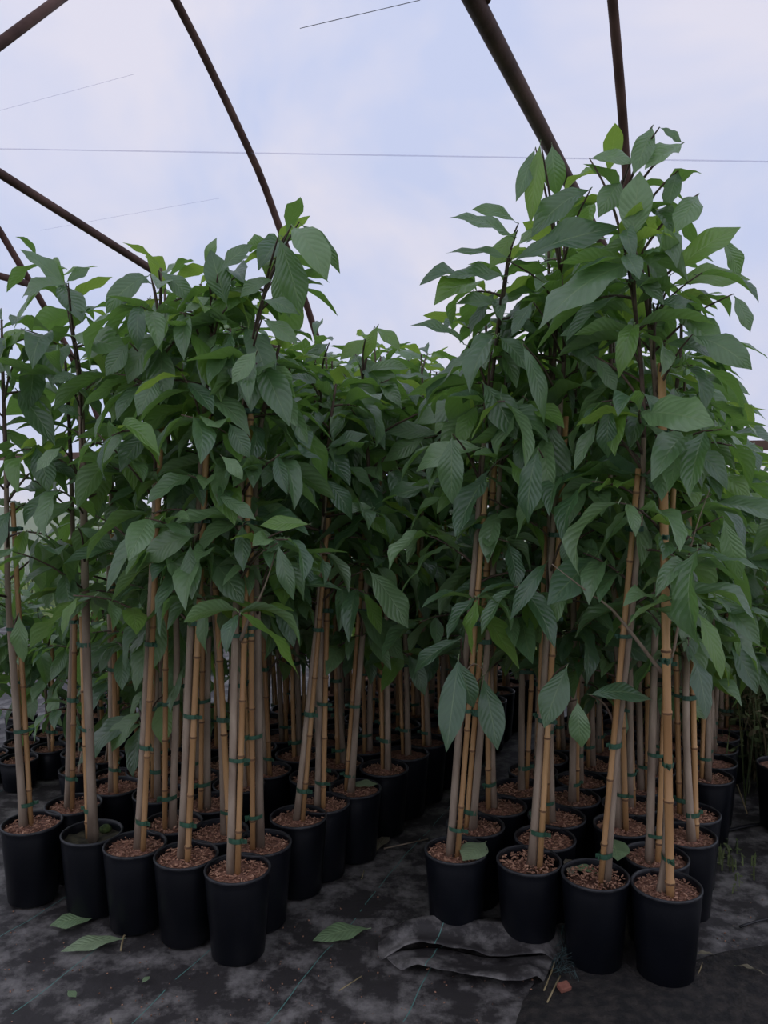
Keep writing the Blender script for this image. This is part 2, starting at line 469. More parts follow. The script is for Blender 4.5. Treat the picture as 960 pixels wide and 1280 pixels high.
HERO_Y = [leaf_mesh(i + 5, 0.5, random.uniform(0.25, 0.9), random.uniform(0.1, 0.35), random.uniform(0.03, 0.08), random.uniform(-0.4, 0.4), M_leaf_young, 11) for i in range(3)]
FALLEN = [leaf_mesh(i + 9, 0.46, random.uniform(0.2, 0.5), 0.15, 0.05, random.uniform(-0.2, 0.2), M_leaf_fallen, 11) for i in range(4)]
DRY = [leaf_mesh(i + 2, 0.4, random.uniform(0.5, 1.0), 0.4, 0.12, 0.5, M_leaf_dry, 8) for i in range(2)]

def frame(base, d, up, length, wscale=1.0, roll=0.0):
    d = Vector(d).normalized(); up = Vector(up)
    n = up - d * up.dot(d)
    if n.length < 1e-4: n = Vector((0, -1, 0.2)) - d * Vector((0, -1, 0.2)).dot(d)
    n.normalize(); x = d.cross(n)
    if roll:
        R = Matrix.Rotation(roll, 3, d); n = R @ n; x = R @ x
    M = Matrix.Identity(4)
    for r in range(3):
        M[r][0] = x[r] * length * wscale; M[r][1] = d[r] * length; M[r][2] = n[r] * length; M[r][3] = base[r]
    return M

# ------------------------------------------------------------------ potted saplings
RIM_R, BASE_R, POT_H, SOIL_Z = 0.091, 0.074, 0.24, 0.222
def pot_mesh(R, B, H, name='pot'):
    g = MB()
    n = 28
    g.lathe([(B - 0.004, 0.0), (B, 0.006), (B + (R - B) * 0.93, H - 0.022), (R - 0.0015, H - 0.021), (R + 0.0005, H - 0.006), (R, H), (R - 0.004, H + 0.001), (R - 0.007, H - 0.004), (B + (R - B) * 0.85 - 0.004, H - 0.06)], n, cap0=True)
    return g.mesh(name, M_pot)
M_rim = noisy('pot_rim_highlight', (0.012, 0.013, 0.016), (0.04, 0.041, 0.044), 25, 0.5)  # rim highlight painted in as a paler grey than the pot
def rim_mesh(R, H):
    g = MB()
    for k in range(28):
        pass
    g.lathe([(R - 0.0055, H - 0.003), (R - 0.004, H + 0.0022), (R - 0.0005, H + 0.0030), (R + 0.0016, H + 0.001), (R + 0.0016, H - 0.004), (R + 0.0002, H - 0.005)], 28)
    return g.mesh('rim', M_rim)
POT = pot_mesh(RIM_R, BASE_R, POT_H)
POT_TALL = pot_mesh(RIM_R, BASE_R, 0.35)
POT_SMALL = pot_mesh(0.077, 0.064, 0.125)
def soil_mesh(r, z, seed, material, rings=7, n=22, amp=0.006, dip=0.0):
    g = MB(); g.v.append(Vector((0, 0, z)))
    for i in range(1, rings + 1):
        rr = r * i / rings
        for k in range(n):
            an = 2 * math.pi * k / n + i * 0.2
            h = amp * noise.noise(Vector((rr * math.cos(an) * 45, rr * math.sin(an) * 45, seed * 3.3))) * 1.6
            g.v.append(Vector((rr * math.cos(an), rr * math.sin(an), z + h + dip * (1 - i / rings))))
    for k in range(n): g.f.append((0, 1 + k, 1 + (k + 1) % n))
    for i in range(rings - 1): g.quad_strip(1 + (i + 1) * n, 1 + i * n, n)
    return g.mesh('soil', material)
RIMS = {POT.name: rim_mesh(RIM_R, POT_H), POT_SMALL.name: rim_mesh(0.077, 0.125), POT_TALL.name: rim_mesh(RIM_R, 0.35)}
SOILS = [soil_mesh(0.087, SOIL_Z, s, M_soil, dip=0.006) for s in range(4)]
SOIL_LOW = soil_mesh(0.085, SOIL_Z - 0.02, 9, M_soil, dip=0.0)
SOIL_MOSS = soil_mesh(0.087, SOIL_Z - 0.006, 5, M_soil_dark)
SOIL_SMALL = soil_mesh(0.0725, 0.108, 6, M_soil)
def chips_mesh(seed, r, z, n):
    rnd = random.Random(seed); g = MB()
    for _ in range(n):
        a = rnd.uniform(0, 6.283); q = r * math.sqrt(rnd.random()) * 0.95
        M = Matrix.Rotation(rnd.uniform(0, 6.28), 3, 'Z') @ Matrix.Rotation(rnd.uniform(-0.6, 0.6), 3, 'X') @ Matrix.Rotation(rnd.uniform(-0.5, 0.5), 3, 'Y')
        L_ = rnd.choice((rnd.uniform(0.003, 0.007), rnd.uniform(0.004, 0.013)))
        g.box((q * math.cos(a), q * math.sin(a), z + rnd.uniform(0.001, 0.007)), L_, L_ * rnd.uniform(0.2, 0.5), rnd.uniform(0.001, 0.0025), M)
    return g.mesh('bark_chips', M_chip, False)
CHIPS = [chips_mesh(s, 0.085, SOIL_Z + 0.003, 300) for s in range(3)]
CHIPS_SMALL = chips_mesh(8, 0.07, 0.110, 120)
def tie_mesh():
    g = MB(); n = 12; a, b = 0.031, 0.0155
    for z in (-0.009, 0.009):
        for k in range(n):
            t = 2 * math.pi * k / n; g.v.append(Vector((a * math.cos(t), b * math.sin(t), z)))
    g.quad_strip(0, n, n)
    g.box((a + 0.008, 0, 0), 0.022, 0.0025, 0.015, Matrix.Rotation(0.3, 3, 'Z'))
    g.box((a + 0.004, -0.006, 0.004), 0.014, 0.0025, 0.013, Matrix.Rotation(-0.5, 3, 'Z'))
    return g.mesh('tie', M_tie, False)
TIE = tie_mesh()

def cane_pts(p0, p1, seed, r):
    rnd = random.Random(seed); pts = []; rad = []
    d = p1 - p0; L_ = d.length; s = 0.0; nxt = rnd.uniform(0.05, 0.18)
    pts.append(p0); rad.append(r)
    while nxt < L_ - 0.02:
        for o, k in ((-0.008, 1.0), (-0.003, 1.22), (0.003, 1.22), (0.008, 0.98)):
            pts.append(p0 + d * ((nxt + o) / L_)); rad.append(r * k)
        nxt += rnd.uniform(0.15, 0.24)
    pts.append(p1); rad.append(r * 0.9)
    return pts, rad
class Cane:
    pass
def add_cane(root, p0, p1, seed, r=0.009, nodes=True, sides=7):
    pts, rad = cane_pts(p0, p1, seed, r)
    g = MB(); g.tube(pts, rad, sides)
    me = g.mesh('bamboo_cane', M_cane); 
    if nodes:
        me.materials.append(M_node)
        # the node rings are the faces between ring 1+4k .. 3+4k
        for i, poly in enumerate(me.polygons):
            ring = i // sides
            if ring < len(pts) - 1 and ring >= 1 and (ring - 1) % 4 == 1: poly.material_index = 1
    return link('bamboo_cane', me, root)

TREES = []
def sapling(x, y, trunk, label, group, seed, n_leaf=60, low=0.95, leafsize=1.0, detail=2, cane_top=None, cane_side=1, canes=1, cane_y=None, cane_r=None,
            pot=None, soil=None, pot_h=POT_H, crown=0.30, name='potted_sapling', young=0.16, trunk_r=0.0125, chips=True, soil_z=None, cat='sapling', spread_top=1.0, pot_tilt=0.0):
    """trunk: local points (relative to the pot's base centre) from the soil to the tip"""
    rnd = random.Random(seed)
    sz = SOIL_Z if soil_z is None else soil_z
    root = empty(name, (x, y, 0)); root['category'] = cat
    tag(root, label, cat, group)
    pm = pot or POT
    po = link('pot', pm, root, Matrix.Rotation(rnd.uniform(0, 6), 4, 'Z'))
    link('rim', RIMS[pm.name], po)
    so = link('soil', soil or SOILS[rnd.randrange(4)], root, Matrix.Rotation(rnd.uniform(0, 6), 4, 'Z'))
    if chips:
        tag(link('bark_chips', chips if not isinstance(chips, bool) else CHIPS[rnd.randrange(3)], so), kind='stuff')
    pts = spline(trunk, 14 if detail > 1 else 9)
    top = pts[-1].z
    m = len(pts)
    rad = [trunk_r * (1 - 0.72 * (i / (m - 1)) ** 1.1) for i in range(m)]
    rad[0] *= 1.25
    g = MB(); g.tube(pts, rad, 7 if detail > 1 else 5)
    me = g.mesh('trunk', M_bark); me.materials.append(M_twig)
    sd = 7 if detail > 1 else 5
    for i, poly in enumerate(me.polygons):
        if i // sd > m * 0.55: poly.material_index = 1
    tr = link('trunk', me, root)
    def along(z):
        for p, q in zip(pts, pts[1:]):
            if p.z <= z <= q.z and q.z > p.z: return p.lerp(q, (z - p.z) / (q.z - p.z))
        return pts[-1].copy() if z > top else pts[0].copy()
    # canes
    ct = cane_top or rnd.uniform(1.25, 1.6)
    for ci in range(canes):
        side = cane_side if ci == 0 else -cane_side
        off = Vector((0.0165 * side, cane_y if cane_y is not None else rnd.choice((-0.014, -0.011, 0.009)), 0))
        c0 = along(sz) + off * 1.15; c0.z = sz - 0.01
        c1 = along(ct) + off * 0.9; c1.z = ct
        # straight cane fitted to the trunk
        add_cane(root, c0, c1, seed * 3 + ci, cane_r or rnd.uniform(0.0075, 0.0095), detail > 1, 7 if detail > 1 else 5)
        if ci == 0:
            zz = sz + rnd.uniform(0.05, 0.12)
            while zz < ct - 0.03:
                p = along(zz); f = (zz - c0.z) / (c1.z - c0.z); q = c0.lerp(c1, f)
                mid = (p + q) / 2; sp = max((q - p).length, 0.016)
                an = math.atan2(q.y - p.y, q.x - p.x)
                M = Matrix.Translation(mid) @ Matrix.Rotation(an, 4, 'Z') @ Matrix.Diagonal((min(1.3, (sp / 2 + 0.0125) / 0.031), 1.0, rnd.uniform(0.55, 0.85), 1))
                link('tie', TIE, root, M)
                zz += rnd.uniform(0.22, 0.36)
    T = dict(root=root, pts=pts, along=along, top=top, pos=Vector((x, y, 0)), rnd=rnd, trunk=tr)
    TREES.append(T)
    if n_leaf <= 0: return T
    # side branches with alternate leaves
    left = n_leaf; az = rnd.uniform(0, 6.28)
    n_top = min(9, left); left -= n_top
    def put(parent, base, d, roll_, size, ylike):
        s = size * leafsize
        meshes = YOUNG if ylike else LEAVES
        up = Vector((rnd.uniform(-0.3, 0.3), rnd.uniform(-0.3, 0.3), 1.0))
        link('leaf', meshes[rnd.randrange(len(meshes))], parent, frame(base, d, up, s, rnd.uniform(0.85, 1.15), roll_))
    nb = max(2, int(left / 5.2))
    for b_ in range(nb):
        f = (b_ + rnd.uniform(0.1, 0.9)) / nb
        z0 = low + (top - 0.06 - low) * f
        az += 2.4 + rnd.uniform(-0.5, 0.5)
        L_ = crown * rnd.uniform(0.45, 1.1) * (1.0 - 0.45 * f * spread_top)
        el = rnd.uniform(0.2, 0.9)
        p = along(z0); bp = [p.copy()]; d = Vector((math.cos(az) * math.cos(el), math.sin(az) * math.cos(el), math.sin(el)))
        nseg = 4
        for k in range(nseg):
            p = p + d * (L_ / nseg); bp.append(p.copy())
            d = (d + Vector((0, 0, -0.16)) + Vector((rnd.uniform(-.1, .1), rnd.uniform(-.1, .1), 0))).normalized()
        g = MB(); g.tube(bp, [0.0042, 0.0037, 0.0031, 0.0026, 0.0018], 4)
        br = link('branch', g.mesh('branch', M_twig), root)
        nl = max(1, int(round(left / nb + rnd.uniform(-1, 1))))
        for k in range(nl):
            t = 0.22 + 0.78 * (k + 0.6) / nl if nl > 1 else 1.0
            t = min(t, 1.0); fi = t * nseg; ii = min(int(fi), nseg - 1)
            bpnt = bp[ii].lerp(bp[ii + 1], fi - ii); bd = (bp[ii + 1] - bp[ii]).normalized()
            sidev = bd.cross(Vector((0, 0, 1))); sidev = sidev.normalized() if sidev.length > 1e-3 else Vector((1, 0, 0))
            sg = 1 if k % 2 else -1
            wgt = 0.2 if k == nl - 1 else rnd.uniform(0.7, 1.3)
            dd = bd * rnd.uniform(0.4, 0.9) + sidev * sg * wgt + Vector((0, 0, rnd.uniform(-1.7, 0.05)))
            put(br, bpnt, dd, rnd.uniform(-0.5, 0.5), rnd.choice((rnd.uniform(0.10, 0.17), rnd.uniform(0.14, 0.235))), rnd.random() < young)
    # leader
    for k in range(n_top):
        f = k / max(1, n_top - 1); z0 = top - 0.22 * (1 - f)
        az += 2.4
        el = rnd.uniform(-0.9, 0.25) + 0.45 * f
        dd = Vector((math.cos(az) * math.cos(el), math.sin(az) * math.cos(el), math.sin(el)))
        put(tr, along(z0), dd, rnd.uniform(-0.4, 0.4), rnd.uniform(0.11, 0.175), rnd.random() < young + 0.15)
    return T

def pix_trunk(path, Y, x, y, zsoil=SOIL_Z, dlean=0.0):
    out = []
    n = len(path)
    for i, (px, py) in enumerate(path):
        p = at_depth(px, py, Y + dlean * i / max(1, n - 1))
        out.append(Vector((p.x - x, p.y - y, p.z)))
    out[0].z = zsoil - 0.02
    # the stem stands inside the pot
    r = math.hypot(out[0].x, out[0].y)
    return out

NEARBLOCK = 'block beside the small round pots'
FRONT = [
 # rim px, py, stem path, label, kwargs
 ('A1', 40, 1028, [(30,1030),(18,850),(10,740),(8,600),(4,480),(2,400)], 'staked sapling on the outer corner pot facing the small round pots, pale bark soil', dict(cane_side=1, cane_top=1.25, n_leaf=50)),
 ('A2', 115, 1040, [(117,1042),(108,800),(104,600),(100,480),(90,410),(78,345)], 'sapling with dark mossy soil and a thick bare grey trunk', dict(soil=SOIL_MOSS, chips=False, cane_side=-1, cane_top=0.9, n_leaf=62, trunk_r=0.0145)),
 ('A3', 169, 1055, [(172,1060),(183,860),(190,720),(196,560),(200,430),(201,335)], 'sapling between mossy pot and corner pots, stem leaning toward its cane', dict(cane_side=1, n_leaf=66)),
 ('A4', 233, 1068, [(227,1066),(238,800),(248,650),(254,530),(264,420),(272,335)], 'sapling with a low tuft of drooping leaves, next to the corner pot', dict(cane_side=1, n_leaf=66)),
 ('A5', 297, 1085, [(289,1086),(294,800),(302,600),(308,470),(325,390),(346,305)], 'sapling in the corner pot standing furthest out by the two fallen green leaves', dict(cane_side=1, cane_top=1.62, n_leaf=76)),
 ('A6', 326, 1053, [(325,1055),(322,800),(318,640),(325,540),(340,470),(352,420)], 'sapling in lumpy bark soil right behind the outermost corner pot', dict(cane_side=-1, n_leaf=60, cane_top=1.35)),
 ('A7', 373, 1020, [(370,1022),(386,880),(398,760),(405,640),(412,540),(420,480)], 'sapling on the aisle edge with a thick orange cane leaning over', dict(cane_side=1, cane_top=1.2, n_leaf=58)),
 ('A8', 403, 1003, [(397,1003),(400,880),(404,760),(408,640),(402,540),(398,470)], 'sapling on the aisle edge tucked behind the orange leaning cane', dict(cane_side=1, cane_top=1.3, n_leaf=50)),
 ('A9', 444, 985, [(438,988),(448,860),(456,760),(462,640),(458,540),(452,460)], 'sapling whose pot holds a fallen green leaf on the aisle edge', dict(cane_side=-1, cane_top=1.15, n_leaf=52)),
 ('B1', 570, 1062, [(562,1062),(575,900),(592,720),(604,560),(618,450),(634,340)], 'sapling in soil-filled pot with one pale fallen leaf beside its stem', dict(cane_side=1, cane_top=1.3, n_leaf=58, soil_fill=True)),
 ('B2', 661, 1075, [(664,1085),(678,890),(690,680),(700,520),(706,420),(700,330)], 'sapling in dark low soil between the pale-leaf pot and curled-leaf pot', dict(cane_side=1, n_leaf=60, soil=SOIL_LOW, cane_top=1.5)),
 ('B3', 744, 1093, [(757,1095),(772,920),(790,760),(804,580),(800,440),(780,300)], 'sapling in wide-rimmed pot with a curled fallen leaf, tall leaning grey trunk', dict(cane_side=-1, n_leaf=62, soil=SOIL_LOW, cane_top=1.35)),
 ('B4', 833, 1106, [(824,1097),(833,1060),(834,900),(826,600),(812,400),(790,290),(760,215)], 'tallest sapling, curved stem base and two bright yellow canes in reddish soil', dict(cane_side=0.75, cane_top=1.62, n_leaf=70, cane_y=-0.03, cane_r=0.0115)),
 ('B5', 820, 1070, [(812,1074),(816,900),(822,720),(836,560),(850,450),(852,380)], 'sapling tucked right behind the tallest one, yellow cane beside its stem', dict(cane_side=1, cane_top=1.4, n_leaf=40, cane_y=-0.012)),
 ('B6', 594, 1031, [(590,1040),(602,900),(613,760),(624,610),(632,480),(640,400)], 'sapling with lumpy bark soil just behind the pale-leaf pot', dict(cane_side=-1, cane_top=1.45, n_leaf=40)),
 ('A10', 92, 1005, [(85,1006),(88,880),(92,760),(90,620),(85,500),(80,430)], 'sapling behind the mossy pot, its soil pale, facing the small pots', dict(cane_side=1, cane_top=1.1, n_leaf=16)),
]
FT = {}
front_pos = []
for key, px, py, path, label, kw in FRONT:
    P = at_height(px, py, POT_H)
    x, y = P.x, P.y
    kw = dict(kw); kw['n_leaf'] += 26; fill = kw.pop('soil_fill', False)
    tk = pix_trunk(path, y, x, y, dlean=0.12 * math.sin(len(FT) * 2.1))
    FT[key] = sapling(x, y, tk, label, 'saplings along the block fronts', 100 + len(FT), detail=2, low=0.9, **kw)
    front_pos.append((x, y))

# the rest of both blocks on their packing grid
u_ = Vector((-0.175, 0.072)); v_ = Vector((0.083, 0.156))
uR = Vector((-0.181, 0.067))
rg = random.Random(11)
def gen_trunk(rnd, top, lean=0.07):
    lx, ly = rnd.uniform(-lean, lean), rnd.uniform(-lean, lean)
    b = Vector((rnd.uniform(-.02, .02), rnd.uniform(-.02, .02), SOIL_Z - 0.02))
    out = [b]
    for k in (0.3, 0.55, 0.8, 1.0):
        out.append(Vector((b.x + lx * k + rnd.uniform(-.015, .015), b.y + ly * k + rnd.uniform(-.015, .015), b.z + (top - b.z) * k)))
    return out
def block(origin, uu, vv, ni, nj, tops, lab, skip=()):
    for j in range(nj):
        for i in range(ni):
            if (i, j) in skip: continue
            p = origin + uu * i + vv * j + Vector((rg.uniform(-.012, .012), rg.uniform(-.012, .012)))
            if any((p.x - a) ** 2 + (p.y - b) ** 2 < 0.155 ** 2 for a, b in front_pos): continue
            px = CX + F * p.x / p.y
            if px > 1150 or px < -150: continue
            near = j <= 3
            edge = i == 0 or i == ni - 1
            top = tops(i, j) + rg.uniform(-0.09, 0.07)
            if j <= 1: low, nl = 0.86, 62
            elif j <= 3: low, nl = 0.68, 66
            elif edge: low, nl = 0.6, 62
            else: low, nl = 0.55, 46
            if j > 10: low, nl = 0.5, 40
            lb, gr = lab(i, j)
            front_pos.append((p.x, p.y))
            sapling(p.x, p.y, gen_trunk(rg, top), lb, gr, rg.randrange(10 ** 6), n_leaf=nl, low=low, leafsize=1.05 if j < 8 else 1.2,
                    detail=2 if j < 5 else 1, cane_side=rg.choice((-1, 1)), chips=j < 6, crown=0.22 if lab is labB and i == 0 else 0.30, cane_top=rg.uniform(1.05, min(1.5, top - 0.2)))
ORD = ['first', 'second', 'third', 'fourth', 'fifth', 'sixth', 'seventh', 'eighth', 'ninth', 'tenth', 'eleventh', 'twelfth', 'thirteenth', 'fourteenth', 'fifteenth', 'sixteenth']
ANCH_A = ['outermost corner pot by the fallen leaves', 'one with a low leaf tuft', 'one between mossy and corner pots', 'one in dark mossy soil', 'corner one facing the small round pots']
ANCH_B = ['tallest one with the curved stem base', 'one in the curled-leaf pot', 'one in dark low soil', 'one with a pale leaf on its soil']
COUNT = {}
def ordinal(key):
    COUNT[key] = COUNT.get(key, -1) + 1
    return ORD[COUNT[key]]
def labA(i, j): return ordinal(('A', i)) + ' sapling straight back behind the ' + ANCH_A[i], 'inner saplings of the block beside the small round pots'
def labB(i, j): return ordinal(('B', i)) + ' sapling straight back behind the ' + ANCH_B[i], 'inner saplings of the block on the ragged fabric'
P5 = at_height(297, 1085, POT_H); PR4 = at_height(833, 1106, POT_H)
block(Vector((P5.x, P5.y)), u_, v_, 5, 16, lambda i, j: (1.78 if i == 0 else 1.70 if i == 1 else 1.9) if j > 1 else 1.9, labA)
block(Vector((PR4.x, PR4.y)), uR, v_, 4, 15, lambda i, j: (1.70 if i == 0 and j > 1 else 2.06 if i < 3 else 1.95) if j < 5 else (1.45 if i == 0 else 1.80), labB, skip=((0, 4),))

# hero leaves: base and tip read off the photograph, set at their sapling's distance
HEROES = {
 'A1': [(45,560,60,615,26),(12,640,-8,700,30),(24,770,30,828,22),(20,450,-10,470,22),(60,580,95,600,22)],
 'A2': [(82,358,25,312,34),(82,355,27,374,26),(84,352,112,335,14),(92,420,160,440,30),(98,470,64,478,28),(100,660,143,688,20),(75,560,45,590,20),(100,450,140,430,24),(100,520,70,510,26)],
 'A3': [(201,340,243,378,36),(185,345,133,392,30),(190,355,150,350,22),(195,420,160,480,32),(200,430,208,505,30),(160,430,132,470,26),(196,470,172,520,30),(190,540,150,590,30),(170,893,96,958,26,'g',-0.3),(178,890,140,940,22,'g',-0.3),(206,872,204,932,30,'y',-0.35)],
 'A4': [(283,380,263,312,32),(275,340,316,306,18),(258,332,271,297,14),(238,683,240,750,25),(258,690,305,757,34),(220,680,222,728,14),(245,668,181,703,30),(262,632,285,675,30),(240,670,205,655,20),(230,390,262,372,22)],
 'A5': [(350,300,377,392,36),(367,285,409,350,34),(377,281,425,342,18),(345,335,362,397,30),(330,375,372,392,20),(273,620,320,650,16),(277,570,303,600,20),(287,530,312,573,28),(385,655,325,657,18,'y'),(360,672,333,690,20),(348,683,367,750,22),(330,400,372,430,26),(320,440,290,480,28),(340,350,300,372,22)],
 'A7': [(395,560,362,563,22,'y'),(410,560,460,543,14),(410,640,465,635,12),(405,600,440,650,26),(463,715,510,785,38)],
 'A8': [(410,430,380,455,24),(400,480,360,470,24)],
 'A9': [(447,446,498,510,38),(431,471,474,538,32),(583,503,516,530,34),(548,543,470,537,22),(530,548,479,577,25),(448,762,505,825,34),(470,410,500,440,18,'y'),(455,425,425,450,22,'y'),(472,408,455,450,16,'y')],
 'B1': [(565,547,565,630,36),(605,480,645,550,36),(645,290,612,336,30,'y'),(640,295,562,272,16),(635,322,556,317,10),(645,278,590,262,12),(630,345,558,347,20),(580,430,513,407,10),(573,825,558,940,34),(573,827,592,885,28),(605,850,622,938,32),(573,800,518,842,18),(600,560,520,590,30),(625,385,570,380,24),(612,440,560,460,26)],
 'B2': [(675,182,663,280,18,'y'),(668,188,645,252,10),(690,183,697,246,44),(735,238,664,297,36),(645,325,775,284,30),(690,530,695,620,42),(672,565,660,655,32),(655,435,680,530,22),(682,705,638,775,20),(710,730,685,792,20),(708,835,680,910,40),(722,878,727,935,32),(712,668,710,708,22),(665,380,640,420,26)],
 'B3': [(740,198,797,206,28),(775,228,748,272,38),(790,300,800,214,48),(790,330,673,412,52),(745,448,770,490,42),(763,508,760,572,26),(745,530,718,588,18),(740,868,815,875,24),(780,310,720,330,40),(760,400,700,420,30),(785,350,830,380,30)],
 'B4': [(815,160,792,218,22),(826,160,852,178,20),(852,180,806,212,22),(848,215,835,262,36),(872,245,845,292,38),(843,340,926,284,48,'y'),(842,355,938,350,26,'y'),(905,300,925,345,34),(918,370,938,415,34),(805,492,840,537,30),(870,420,940,462,40),(835,430,900,450,34),(820,380,880,400,32),(905,650,925,725,28),(812,330,850,310,26)],
}
hr = random.Random(5)
TWIGDONE = []
def hero(T, spec):
    bx, by, tx, ty, w = spec[:5]; yl = len(spec) > 5 and spec[5] == 'y'
    root = T['root']; pos = T['pos']
    fwd = spec[6] if len(spec) > 6 else hr.uniform(0.06, 0.2)
    # the base sits a bit in front of its stem
    Bw = at_depth(bx, by, pos.y - fwd); 
    ln0 = math.hypot(tx - bx, ty - by) / F * Bw.y
    Tw = at_depth(tx, ty, pos.y - fwd - hr.uniform(-0.25, 0.45) * ln0)
    B = Bw - pos; D = Tw - Bw; ln = D.length
    toc = (Vector((0, 0, CAMZ)) - Bw).normalized()
    up = toc * 0.75 + Vector((hr.uniform(-.35, .35), 0, 0.7))
    d = D.normalized(); n = up - d * up.dot(d)
    vis = max(0.45, abs(n.normalized().dot(toc)))
    ww = min(0.98, max(0.5, (w / F * Bw.y) / vis / (0.5 * ln)))
    ms = HERO_Y if yl else HERO
    # twig from the stem to the leaf base
    z0 = min(max(B.z - 0.12, 0.6), T['top'] - 0.03)
    S0 = T['along'](z0)
    mid = S0.lerp(B, 0.5) + Vector((0, 0, 0.025))
    g = MB(); g.tube(spline([S0, mid, B - d * ln * 0.06], 6), [0.0045, 0.004, 0.0036, 0.0032, 0.0028, 0.0023, 0.0016], 4)
    br = link('branch', g.mesh('branch', M_twig), root)
    link('leaf', ms[hr.randrange(len(ms))], br, frame(B, d, up, ln, ww))
for k, lst in HEROES.items():
    for s in lst: hero(FT[k], s)

# the bare lateral branches that cross the gap in the nearer block
def bare_branch(T, pix, r0, dy):
    pos = T['pos']; pts = [at_depth(px, py, pos.y + dy * i / len(pix)) - pos for i, (px, py) in enumerate(pix)]
    pp = spline(pts, 10); g = MB(); g.tube(pp, [r0 * (1 - 0.85 * i / 10) for i in range(11)], 6)
    link('branch', g.mesh('branch', M_bark), T['root'])
bare_branch(FT['B4'], [(828,842),(800,805),(765,762),(735,740),(690,705)], 0.006, -0.15)
bare_branch(FT['B4'], [(833,840),(845,800),(856,720),(870,660),(888,610)], 0.005, -0.1)
bare_branch(FT['A5'], [(301,800),(312,772),(330,735),(345,690)], 0.006, -0.1)
bare_branch(FT['B1'], [(583,900),(575,860),(590,830),(605,838)], 0.004, -0.08)

# ------------------------------------------------------------------ the small round pots beyond the outer edge
Psm = at_height(61, 955, 0.125)
for j in range(7):
    for i in range(-5, 5):
        p = Vector((Psm.x, Psm.y)) + Vector((-0.155, 0.064)) * i + Vector((0.065, 0.15)) * j
        if any((p.x - a) ** 2 + (p.y - b) ** 2 < 0.16 ** 2 for a, b in front_pos): continue
        p += Vector((rg.uniform(-.01, .01), rg.uniform(-.01, .01)))
        px = CX + F * p.x / p.y
        if px < -60: continue
        front_pos.append((p.x, p.y))
        top = rg.uniform(0.72, 0.95) + (0.25 if j > 3 else 0)
        b = Vector((0, 0, 0.09)); tk = [b, Vector((rg.uniform(-.03, .03), rg.uniform(-.03, .03), 0.45)), Vector((rg.uniform(-.08, .08), rg.uniform(-.08, .08), top))]
        sapling(p.x, p.y, tk, ordinal(('S', j)) + ' short seedling in the ' + ORD[j] + ' row of small round pots',
                'seedlings in small round pots', rg.randrange(10 ** 6), n_leaf=34 if j < 5 else 26, low=0.30, leafsize=0.85, detail=1, cane_top=rg.uniform(0.45, 0.7),
                pot=POT_SMALL, soil=SOIL_SMALL, chips=CHIPS_SMALL, soil_z=0.108, crown=0.2, name='potted_seedling', trunk_r=0.006, cat='seedling', young=0.05)

# ------------------------------------------------------------------ shrubs and weeds along the far edge
for q, (px, Y, top) in enumerate([(985, 3.0, 1.22), (1015, 2.75, 1.25), (950, 4.1, 1.35), (1040, 3.4, 1.3)]):
    x = (px - CX) / F * Y
    tk = [Vector((0, 0, 0.22)), Vector((0.02, 0.02, 0.7)), Vector((rg.uniform(-.05, .05), 0, top))]
    sapling(x, Y, tk, ORD[q] + ' leafy potted shrub along the weedy edge beyond the tallest sapling', 'shrubs by the weeds', rg.randrange(10 ** 6), n_leaf=50, low=0.62, leafsize=1.0, detail=1, cane_top=0.8, crown=0.34, name='potted_shrub', cat='shrub', trunk_r=0.009, chips=False)

def weeds(name, cx, cy, rx, ry, h, n, seed, material, label):
    rnd = random.Random(seed); g = MB()
    for _ in range(n):
        x = cx + rnd.gauss(0, rx * 0.5); y = cy + rnd.gauss(0, ry * 0.5)
        if name != 'roadside_weeds' and x * VX + y * VY > 5.0: continue
        hh = h * rnd.uniform(0.25, 1.0); az = rnd.uniform(0, 6.28); ln = rnd.uniform(0.1, 0.5) * hh
        p0 = Vector((x, y, -0.005)); p1 = Vector((x + ln * .4 * math.cos(az), y + ln * .4 * math.sin(az), hh * 0.7)); p2 = Vector((x + ln * math.cos(az), y + ln * math.sin(az), hh))
        w = 0.003
        s = Vector((-math.sin(az), math.cos(az), 0)) * w
        b = len(g.v); g.v += [p0 - s, p0 + s, p1 - s, p1 + s, p2]; g.f += [(b, b + 1, b + 3, b + 2), (b + 2, b + 3, b + 4)]
        for k in range(rnd.randint(2, 7)):
            t = rnd.uniform(0.2, 1.0); q = p0.lerp(p1, t / .7) if t < .7 else p1.lerp(p2, (t - .7) / .3)
            a2 = rnd.uniform(0, 6.28); l2 = rnd.uniform(0.02, 0.06) * (0.3 if h < 0.1 else 1); e = Vector((math.cos(a2), math.sin(a2), rnd.uniform(-.6, .5))) * l2
            sd = Vector((-math.sin(a2), math.cos(a2), rnd.uniform(-.4, .4))) * l2 * 0.28
            b = len(g.v); g.v += [q, q + e * .5 + sd, q + e, q + e * .5 - sd]; g.f.append((b, b + 1, b + 2, b + 3))
    return tag(link(name, g.mesh(name, material, False)), label, 'weeds', None, 'stuff')
weeds('weed_tangle', 1.85, 4.0, 0.6, 0.7, 0.95, 1500, 1, M_weed, 'tangle of green weeds beyond the outer edge of the saplings')
weeds('weed_tangle', 1.75, 3.75, 0.5, 0.5, 0.5, 420, 2, M_weed_dry, 'dry straw-coloured weeds among the green tangle at the edge')
weeds('weed_tuft', 1.17, 2.75, 0.1, 0.2, 0.07, 60, 3, M_weed, 'low weed tuft growing by the black drip hose')
p = tun(2.5, 6.9, 0)
weeds('roadside_weeds', 0, 0, 5.5, 0.5, 1.0, 2200, 20, M_weed, 'band of tall weeds growing outside the film side wall')
o = bpy.data.objects['roadside_weeds']; o.location = (p.x, p.y, -0.02); o.rotation_euler = (0, 0, math.atan2(UY, UX))

